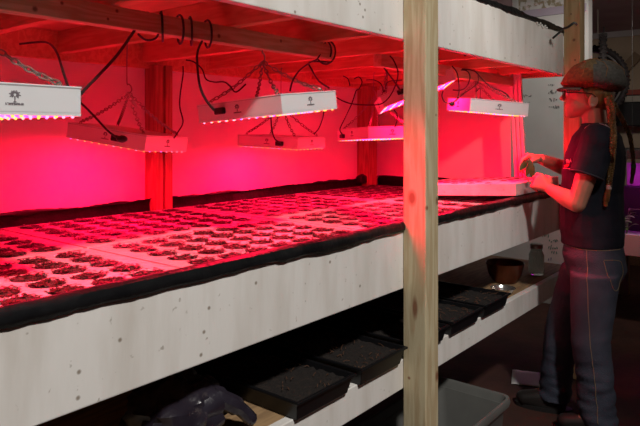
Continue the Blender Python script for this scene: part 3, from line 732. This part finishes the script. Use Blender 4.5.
for i in range(6):
    p = Vector((TX0+.12+.11*i, TY1-.14-.05*(i % 2), tz-.10)); mb = MB()
    for k in range(16):
        a = rd.uniform(0,6.28); h = rd.uniform(.06,.19); q = Vector((.02*math.cos(a), .02*math.sin(a), 0)); tip = Vector((.05*math.cos(a), .05*math.sin(a), h))
        mb.tube([q, q.lerp(tip,.5)+Vector((0,0,.02)), tip], .002, 4); leaf(mb, tip, (math.cos(a),math.sin(a),0), rd.uniform(.05,.09), .02, .02)
    tag(mb.build('leafy_plant', M_GLEAF, loc=p, fix=False), 'leafy plant under magenta light on the low table, '+PLB[i], 'plant', 'plants on the low table')
pb = MB().box((TX1-.06,.7,tz+.27),(TX1-.03,1.27,tz+.46)).build('back_panel', M_TAB, smooth=False, bevel=.003)
tag(pb, 'pale panel glowing magenta behind the plants on the low table', 'panel')
sb = MB().box((TX1-.14,.66,tz-.098),(TX1-.02,1.36,tz+.268)).build('dark_gap_box', M_CUP, smooth=False, bevel=.005); tag(sb, 'dark filler box at the back of the low table carrying the magenta-lit panel', 'dark_gap_box')  # dark box added to fill the dark gap below the panel
lz = tz+.52
gl = tag(empty('magenta_grow_lamp', (5.1,1.1,lz)), 'dark hanging grow lamp throwing magenta light on the low table', 'grow lamp')
pl(MB().box((5.0,.85,lz),(5.6,1.34,lz+.07)).build('housing', M_CUP, smooth=False, bevel=.004), gl)
pl(MB().box((5.15,.9,lz+.0),(5.55,1.26,lz-.0005)).build('lens_plate', emit('magenta_led_glow', (.75,.03,.85), 4.0), smooth=False), gl)
for xx in (5.1, 5.5): pl(MB().tube([(xx,1.1,lz+.07),(xx,1.1,2.42)], .0015, 6).build('cord', M_CABLE), gl)

# ------------------------------------------------------------------ the worker
PF = (-.92*RT+.40*FW).normalized()
wp = RT*1.265+FW*2.9
man = tag(empty('person', (wp.x, wp.y, 0), (0,0,math.atan2(PF.y, PF.x))), 'person in patchwork cap, braids, dark T-shirt and jeans, tending seedlings at the rack end', 'person')
M_SKIN = mat('skin', (.50,.25,.17), .5, (.45,.21,.14), 12)
M_SKIN.node_tree.nodes['Principled BSDF'].inputs['Subsurface Weight'].default_value = .06
b = MB()
# head
b.ball((.004,0,1.555), (.098,.074,.092), 20, 14)
b.hull(MB().ball((.045,0,1.50), (.062,.056,.058), 16, 10).v + MB().ball((.088,0,1.452), (.020,.024,.017), 12, 8).v + MB().ball((.0,0,1.50), (.06,.062,.05), 14, 10).v)
b.hull(MB().ball((.082,0,1.565), (.022,.046,.022), 14, 8).v + MB().ball((.086,0,1.50), (.018,.032,.02), 14, 8).v)     # brow to cheeks
b.cap((.100,0,1.562), (.126,0,1.529), .008, .0105); b.ball((.117,.010,1.524), (.009,.007,.007), 10, 6); b.ball((.117,-.010,1.524), (.009,.007,.007), 10, 6)
b.ball((.103,0,1.500), (.0095,.02,.0065), 12, 6); b.ball((.1015,0,1.488), (.009,.018,.007), 12, 6); b.ball((.098,0,1.452), (.013,.018,.013), 12, 8)
for s in (-1,1):
    M_ = Matrix.Translation((-.012,s*.076,1.512)) @ Matrix.Rotation(s*.15,4,'Z') @ Matrix.Rotation(-.2,4,'Y')
    b.ring((0,0,0), .017, .0055, M_ @ Matrix.Rotation(PI/2,4,'X'), 14, 6, ry=.027); b.ball((0,0,0), (.014,.004,.022), 12, 8, M_); b.ball((.004,s*.003,-.026), (.009,.006,.009), 10, 6, M_)
b.cap((-.012,0,1.49), (-.022,0,1.36), .052, .058)
# trunk and legs under the clothes
b.sections([(-.02,0,1.36,.07,.13),(-.015,0,1.22,.095,.15),(-.01,0,1.02,.095,.13),(-.015,0,.82,.09,.12)])
for s, kn, an in ((1,(.02,.085,.45),(-.03,.09,.09)), (-1,(.14,-.09,.46),(.17,-.10,.09))):
    b.limb([((-.015,s*.075,.78),.075), (kn,.052), (an,.036)]); b.limb([(an,.036),((an[0]+.11,an[1]+s*.02,.035),.03)])
# arms
LS, LE, LWR = Vector((-.03,.165,1.33)), Vector((.055,.205,1.055)), Vector((.168,.130,1.106))
RS, RE, RWR = Vector((-.01,-.165,1.33)), Vector((.055,-.32,1.155)), Vector((.222,-.125,1.232))
b.limb([((-.02,.09,1.35),.06), (LS,.055), (LE,.039)]); b.limb([(LE,.040), (LE.lerp(LWR,.35),.041), (LWR,.026)])
b.limb([((-.02,-.09,1.35),.06), (RS,.055), (RE,.039)]); b.limb([(RE,.040), (RE.lerp(RWR,.35),.040), (RWR,.0265)])
def hand(wr, fwd, down, side, curls, spread, thumb):
    """palm from wrist along fwd; down = palm normal; side = towards the thumb"""
    f = Vector(fwd).normalized(); dn = (Vector(down)-f*Vector(down).dot(f)).normalized(); sd = Vector(side); sd = (sd-f*sd.dot(f)-dn*sd.dot(dn)).normalized()
    kn = []
    for i in range(4): kn.append(wr+f*(.082-.006*abs(i-1))+sd*(.030-.020*i))
    b.hull(sum([MB().ball(q, .0125, 10, 6).v for q in kn], [])+MB().ball(wr+f*.012, .023, 10, 6).v+MB().ball(wr+f*.03+sd*.02+dn*.006, .016, 10, 6).v)
    lens = [(.040,.026,.021),(.044,.029,.022),(.041,.027,.021),(.033,.021,.018)]
    tips = []
    for i in range(4):
        p = kn[i]; ang = 0; chain = [(p, .0105)]
        for ln, c in zip(lens[i], curls[i]):
            ang += c; d = f*math.cos(ang)+dn*math.sin(ang)+sd*spread*(1.5-i)*.1
            p = p+d.normalized()*ln; chain.append((p, .0092-.0009*len(chain)))
        b.limb(chain); tips.append(p)
    tb = wr+f*.025+sd*.024+dn*.008; chain = [(tb, .0155)]; p = tb
    for ln, (u, v, w_), r in zip((.038,.032,.025), thumb, (.0125,.0105,.0088)):
        p = p+(f*u+dn*v+sd*w_).normalized()*ln; chain.append((p, r))
    b.limb(chain); return tips, p
# right (far) hand: bent at the wrist, fingers hanging, thumb and index pinching the seedling
rt, rth = hand(RWR, (.92,.28,.22), (.2,.25,-1), (.15,.95,.1), [(.85,.55,.3),(1.05,.55,.3),(1.15,.6,.35),(1.2,.7,.4)], .5, [(.75,.45,.45),(.8,.7,.05),(.7,.9,-.15)])
# left (near) hand: loosely closed fist steadying the stem
lt, lth = hand(LWR, (.80,-.35,.48), (.25,-.95,-.15), (-.42,-.1,.9), [(.7,1.1,.8),(.8,1.2,.8),(.85,1.25,.8),(.9,1.3,.8)], .2, [(.6,.6,.6),(.8,.65,.15),(.7,.75,-.1)])
body = remesh(b, 'body', M_SKIN, man, .0042, 3)
# eyes
for s in (-1,1):
    MB().ball((.0965,s*.031,1.551), .0105, 14, 10).build('eye', mat('eye_white', (.75,.72,.70), .2) if 'eye_white' not in bpy.data.materials else bpy.data.materials['eye_white'], man)
    MB().ball((.1045,s*.0318,1.550), (.0032,.0046,.0046), 10, 8).build('iris', M_CUP, man)
# glasses
g = MB()
for s in (-1,1):
    g.ring((.116,s*.033,1.549), .024, .002, Matrix.Rotation(s*.18,4,'Z') @ Matrix.Rotation(PI/2,4,'Y'), 20, 5, ry=.025)
    g.tube([(.112,s*.058,1.553),(.06,s*.076,1.552),(-.005,s*.081,1.545),(-.022,s*.08,1.53)], .0024, 5)
g.tube([(.118,-.010,1.551),(.121,0,1.554),(.118,.010,1.551)], .0014, 5)
g.build('glasses', mat('dark_wire_frame', (.05,.03,.03), .3, metal=.6), man)
# hair
M_HAIR = mat('golden_brown_hair', (.30,.16,.05), .5, (.13,.065,.02), 60, stretch=(1,1,.3), bump=.4, bscale=120)
hb = MB(); hb.ball((-.018,0,1.548), (.088,.081,.088), 20, 14); hb.hull(MB().ball((-.052,0,1.508), (.036,.056,.042), 14, 10).v+MB().ball((-.045,0,1.545), (.06,.076,.05), 14, 10).v)
for s in (-1,1): hb.cap((.025,s*.071,1.56), (.012,s*.075,1.53), .010, .005)
remesh(hb, 'hair', M_HAIR, man, .006, 3)
# shirt
sh_ = MB(); sh_.sections([(-.022,0,1.405,.062,.075),(-.026,0,1.385,.078,.13),(-.026,0,1.35,.108,.175),(-.022,0,1.27,.132,.172),(-.012,0,1.19,.138,.165),(-.005,0,1.10,.136,.150),(-.004,0,1.0,.138,.148),(-.006,0,.92,.142,.155),(-.008,0,.845,.136,.160)])
def sleeve(a, c, r0, r1):
    d = (c-a).normalized(); u = d.orthogonal().normalized(); v = d.cross(u)
    sh_.hull([p+(u*math.cos(2*PI*k/18)+v*math.sin(2*PI*k/18))*r for p, r in ((a-d*.03,r0*.8),(a,r0),(c,r1)) for k in range(18)])
sleeve(LS+Vector((0,-.01,-.005)), LS.lerp(LE,.56)+Vector((0,.005,0)), .076, .072); sh_.cap(LS+Vector((0,.0,.0)), LS+Vector((0,-.06,.012)), .075, .07)
sleeve(RS+Vector((0,.01,-.005)), RS.lerp(RE,.62), .076, .068); sh_.cap(RS, RS+Vector((0,.06,.012)), .075, .07)
M_SHIRT = mat('navy_tshirt_cloth', (.012,.013,.022), .85, (.018,.020,.032), 14, bump=.5, bscale=14, spec=.3)
shirt = remesh(sh_, 'tshirt', M_SHIRT, man, .006, 5)
for v in shirt.data.vertices:     # soft cloth folds
    c = v.co; amp = .0045*(1 if c.z < 1.1 else .6); k = noise.noise(Vector((c.x*5+c.z*4, c.y*5, c.z*17)))+.5*noise.noise(Vector((c.x*12, c.y*12, c.z*30)))
    v.co = c+v.normal*amp*k
bv = BVHTree.FromPolygons([v.co.copy() for v in shirt.data.vertices], [tuple(p.vertices) for p in shirt.data.polygons])
def on_shirt(p, o=.0015):
    loc, nrm, i, d = bv.find_nearest(Vector(p)); return loc+nrm*o
def stroke(pts, r, name, m):
    return MB().tube([on_shirt(q) for q in smooth_path(pts, 5)], r, 5).build(name, m, shirt)
M_PINK = mat('pale_shirt_print', (.55,.40,.42), .7); M_REDP = mat('red_shirt_print', (.55,.06,.05), .7)
q = [Vector((.10-.034*i/7, .075+.03*i/7, 1.235+.010*math.sin(i*2.3))) for i in range(8)]; stroke(q, .0022, 'chest_print', M_PINK)
for k in range(3): stroke([Vector((.107-.036*t/4, .062+.032*t/4, 1.214-.004*k+.004*t/4)) for t in range(5)], .0022, 'chest_bar', M_REDP)
stroke([Vector((.112-.05*t/5, .055+.05*t/5, 1.200)) for t in range(6)], .0016, 'pocket_edge', M_PINK)
for k in range(3): stroke([Vector((-.14,.02+.012*k,1.285-.012*k)), Vector((-.145,.035+.012*k,1.265)), Vector((-.142,.02+.014*k,1.245))], .002, 'back_print', M_PINK)
for k in range(2): stroke([Vector((-.03-.012*k,.14,1.37)), Vector((-.035-.012*k,.16,1.345))], .0018, 'shoulder_mark', M_PINK)
d = (LE-LS).normalized(); u = d.orthogonal().normalized(); v2 = d.cross(u); hc = LS.lerp(LE,.545)+Vector((0,.005,0))
MB().tube([on_shirt(hc+(u*math.cos(2*PI*k/24)+v2*math.sin(2*PI*k/24))*.075, .001) for k in range(24)], .0035, 6, True).build('sleeve_hem', mat('grey_hem', (.045,.045,.06), .8), shirt)
cl = MB().tube([on_shirt(Vector((-.022+.06*math.cos(2*PI*k/24), .07*math.sin(2*PI*k/24), 1.408)), .001) for k in range(24)], .0045, 6, True); cl.build('collar', M_SHIRT, shirt)
# jeans
jn = MB(); jn.sections([(-.008,0,.875,.122,.150),(-.014,0,.80,.135,.165),(-.022,0,.735,.132,.170),(-.02,0,.69,.115,.165)])
def leg(hip, kn, an, r):
    for p, q_, r0, r1 in ((hip,kn,r[0],r[1]),(kn,an,r[1],r[2])):
        p, q_ = Vector(p), Vector(q_); jn.hull([c+Vector((rr_*math.cos(2*PI*k/20), rr_*.92*math.sin(2*PI*k/20), 0)) for c, rr_ in ((p,r0),(q_,r1)) for k in range(20)])
leg((-.018,.088,.73), (.0,.092,.43), (-.035,.095,.055), (.108,.083,.080))
leg((.02,-.085,.73), (.125,-.095,.44), (.165,-.10,.055), (.108,.080,.076))
M_JEAN = mat('worn_denim', (.038,.045,.072), .85, (.07,.08,.115), 7, bump=.35, bscale=160)
jeans = remesh(jn, 'jeans', M_JEAN, man, .007, 4)
for v in jeans.data.vertices:
    c = v.co; low = max(0, min(1, (.42-c.z)/.2)); k = noise.noise(Vector((c.x*6+c.z*6, c.y*6, c.z*14)))*.005+noise.noise(Vector((c.x*7, c.y*5+c.x*9, c.z*30)))*.010*low
    v.co = c+v.normal*k
bj = BVHTree.FromPolygons([v.co.copy() for v in jeans.data.vertices], [tuple(p.vertices) for p in jeans.data.polygons])
def on_j(p, o=.001):
    loc, nrm, i, dd = bj.find_nearest(Vector(p)); return loc+nrm*o
M_STI = mat('tan_stitching', (.30,.22,.13), .8)
for nm, pts in (('pocket_stitching', [(-.055,.16,.80),(-.075,.16,.72),(-.10,.14,.67),(-.135,.10,.70),(-.14,.10,.79),(-.055,.16,.805)]), ('side_seam', [(.02,.17,.86),(.015,.19,.7),(.01,.19,.55),(.0,.18,.42),(-.02,.18,.25),(-.03,.18,.08)]), ('waist_seam', [(.11,.06,.845),(.05,.15,.845),(-.05,.15,.845),(-.13,.08,.845)])):
    MB().tube([on_j(q) for q in smooth_path(pts, 8)], .0016, 5).build(nm, M_STI, jeans)
# shoes
M_SHOE = mat('dark_shoe_leather', (.02,.016,.015), .5)
for (ax, ay) in ((-.035,.095),(.165,-.10)):
    s2 = MB(); s2.hull(MB().ball((ax-.02,ay,.06), (.045,.042,.05), 14, 8).v+MB().ball((ax+.13,ay,.042), (.05,.046,.032), 14, 8).v+[Vector((ax+a,ay+c,.012)) for a in (-.05,.15) for c in (-.035,.035)])
    so = s2.build('shoe', M_SHOE, man)
    MB().sections([(ax+.05,ay,0,.135,.05),(ax+.05,ay,.018,.135,.05)]).build('sole', M_CUP, so)
# cap
M_CAP = mat('brown_cap_cloth', (.18,.11,.06), .95, (.10,.06,.035), 70, bump=.5, bscale=150, spec=.15)
cm = MB(); base = MB().ball((0,0,0), (1,1,1), 40, 24)
for v in base.v:
    x, y, z = v
    a = x*.143-.012; bb = y*.122; zz = z*.097
    if z < 0: zz = z*(.050+.012*max(0,-x))
    if x < 0 and z < .3: zz -= .026*(-x)
    zz += -.02*a-.22*max(0, a-.02)*(1 if z > 0 else .25)
    zz += .006*noise.noise(Vector((x*3,y*3,z*3)))+.004*abs(math.sin(math.atan2(y,x)*4))*max(0,z)*(1-z)
    cm.v.append(Vector((a, bb, 1.612+zz)))
cm.f = base.f
cap_ = cm.build('cap', M_CAP, man)
def tweed(nm, c1, c2): return mat(nm, c1, .95, c2, 70, bump=.6, bscale=150, spec=.15, detail=6, lo=.3, hi=.7)
CM = [tweed('rust_tweed', (.26,.095,.035), (.12,.055,.03)), tweed('charcoal_tweed', (.085,.078,.07), (.15,.14,.125)), tweed('tan_plaid_tweed', (.25,.16,.075), (.13,.085,.05)), tweed('grey_brown_tweed', (.15,.12,.095), (.08,.065,.055))]
for m in CM: cap_.data.materials.append(m)
PT = {0:1, 1:2, 2:3, 3:4, 4:2, 5:4, 6:3, 7:1}
for p in cap_.data.polygons:
    c = p.center; a = math.degrees(math.atan2(c.y, c.x+.02)) % 360
    k = int(a//45) % 8; tier = (c.z > 1.655+.1*c.x)
    p.material_index = {0:1, 1:(1 if not tier else 3), 2:(2 if a < 112 or not tier else 2), 3:(2 if not tier else 4), 4:3, 5:4, 6:1, 7:2}[k]
sm = MB()
for a in (18, 66, 112, 160, 205, 250, 295, 340):
    r_ = math.radians(a); pts_ = []
    for v in range(3, 24, 2):
        t_ = PI/2*v/24; d_ = Vector((math.cos(r_)*math.cos(t_)*.3, math.sin(r_)*math.cos(t_)*.3, .3*math.sin(t_)))
        pts_.append(d_)
    bvc = BVHTree.FromPolygons([v.co.copy() for v in cap_.data.vertices], [tuple(p.vertices) for p in cap_.data.polygons])
    sm.tube([bvc.find_nearest(Vector((-.012,0,1.60))+q)[0] for q in pts_], .0016, 5)
sm.build('seam', mat('orange_cap_seam', (.30,.13,.04), .9), cap_)
vz = MB()
for i in range(13):
    th = -1.15+2.3*i/12
    for r_, dz in ((.088,.0),(.118,-.002),(.143,-.012),(.156,-.024)):
        rr2 = .088+(r_-.088)*(.35+.65*math.cos(th)); vz.v.append(Vector((-.008+rr2*math.cos(th)*1.0, rr2*math.sin(th)*.86, 1.583+.55*dz*(.6+.4*math.cos(th))-.010*abs(th))))
for i in range(12):
    for k in range(3): vz.f.append((i*4+k,i*4+k+1,i*4+4+k+1,i*4+4+k))
vo_ = vz.build('visor', CM[3], cap_); md = vo_.modifiers.new('thickness','SOLIDIFY'); md.thickness = .007; md.offset = 0
MB().ball((-.02,0,1.709), (.011,.011,.007)).build('button', CM[0], cap_)
# braids
def braid(pts, r, name):
    P = smooth_path(pts, 16); n = len(P); mb = MB(); Ltot = sum((P[i+1]-P[i]).length for i in range(n-1)); acc = 0; S3 = [[],[],[]]; rads = []
    for i in range(n):
        t = P[min(i+1,n-1)]-P[max(i-1,0)]; t.normalize(); side = t.cross(Vector((0,1,0))).normalized(); out = side.cross(t)
        if i: acc += (P[i]-P[i-1]).length
        ph = acc/.034*2*PI; tp = 1-.35*acc/Ltot; rads.append(r*.50*tp)
        for k in range(3):
            a = ph+2*PI*k/3; S3[k].append(P[i]+side*math.sin(a)*r*.72*tp+out*math.sin(2*a)*r*.50*tp)
    for k in range(3): mb.tube(S3[k], rads, 8)
    return mb.build(name, M_HAIR, man)
pts = []
for (xx, zz, bb) in ((-.075,1.525,.075),(-.085,1.47,.085),(-.088,1.41,.10),(-.09,1.36,0),(-.088,1.30,0),(-.085,1.23,0),(-.078,1.17,0),(-.074,1.13,0)):
    if bb == 0:
        h = bv.ray_cast(Vector((xx,.6,zz)), Vector((0,-1,0)))[0]; bb = (h.y if h else .16)+.012
    pts.append(Vector((xx,bb,zz)))
braid(pts, .0165, 'braid')
e = pts[-1]; MB().tube([e+Vector((0,0,.006)), e-Vector((0,0,.012))], .0125, 10).build('hair_tie', mat('pale_hair_tie', (.6,.52,.48), .7), man)
MB().tube(smooth_path([e-Vector((0,0,.01)), e+Vector((.006,.002,-.035)), e+Vector((.012,.0,-.07)), e+Vector((.013,0,-.09))],5), [.011]*5+[.013]*5+[.009]*5+[.002], 8).build('braid_tail', M_HAIR, man)
braid([(-.10,-.05,1.50),(-.135,-.06,1.43),(-.165,-.05,1.36),(-.178,-.04,1.28),(-.182,-.03,1.22)], .0115, 'braid')
MB().tube([(-.182,-.03,1.222),(-.182,-.03,1.205)], .011, 10).build('hair_tie', mat('green_hair_tie', (.12,.25,.05), .7), man)
MB().tube(smooth_path([(-.182,-.03,1.205),(-.178,-.03,1.17),(-.172,-.03,1.13)],5), [.010]*5+[.008]*5+[.002], 8).build('braid_tail', M_HAIR, man)

# ------------------------------------------------------------------ seedling in her hands
MW = Matrix.Translation(man.location) @ man.rotation_euler.to_matrix().to_4x4()
tip = MW @ ((rt[0]+rth)*.5)
sd_ = tag(empty('seedling', tip), 'small green seedling with drooping leaves held between the hands over the foam slab', 'seedling')
root = at_d(530,184,3.05)-tip
stm = MB().tube(smooth_path([(0,0,.03),(0,0,0),tuple(root*.5+Vector((.004,0,0))),tuple(root)],5), .0022, 6); stm.build('stem', mat('red_stem', (.35,.08,.08), .5), sd_)
lf = MB()
def broad_leaf(p, d, side, ln, wd, cup):
    d = Vector(d).normalized(); sv = Vector(side).normalized(); nv = d.cross(sv); n = len(lf.v)
    for t, ww in ((0,.10),(.2,.55),(.45,1),(.7,.9),(.88,.5),(1,.05)):
        c = Vector(p)+d*ln*t+nv*cup*math.sin(t*PI)
        lf.v += [c-sv*wd*ww+nv*cup*.5*ww, c, c+sv*wd*ww+nv*cup*.5*ww]
    for i in range(5):
        for k in range(2): lf.f.append((n+i*3+k, n+i*3+k+1, n+i*3+k+4, n+i*3+k+3))
Zv = Vector((0,0,1)); q0 = at_d(529,158,2.99)-tip
broad_leaf(q0, RT*.16-Zv, RT+Zv*.16, .100, .016, .008)
broad_leaf(q0+Vector((0,0,-.012)), -RT*.75-Zv*.75, Zv*.7-RT*.7, .066, .014, .007)
broad_leaf(q0+Vector((0,0,-.02)), -RT*.2-Zv, RT-Zv*.2, .07, .011, .006)
lf.build('leaves', mat('dark_green_leaf', (.035,.10,.02), .5, (.05,.13,.03), 40), sd_, fix=False)
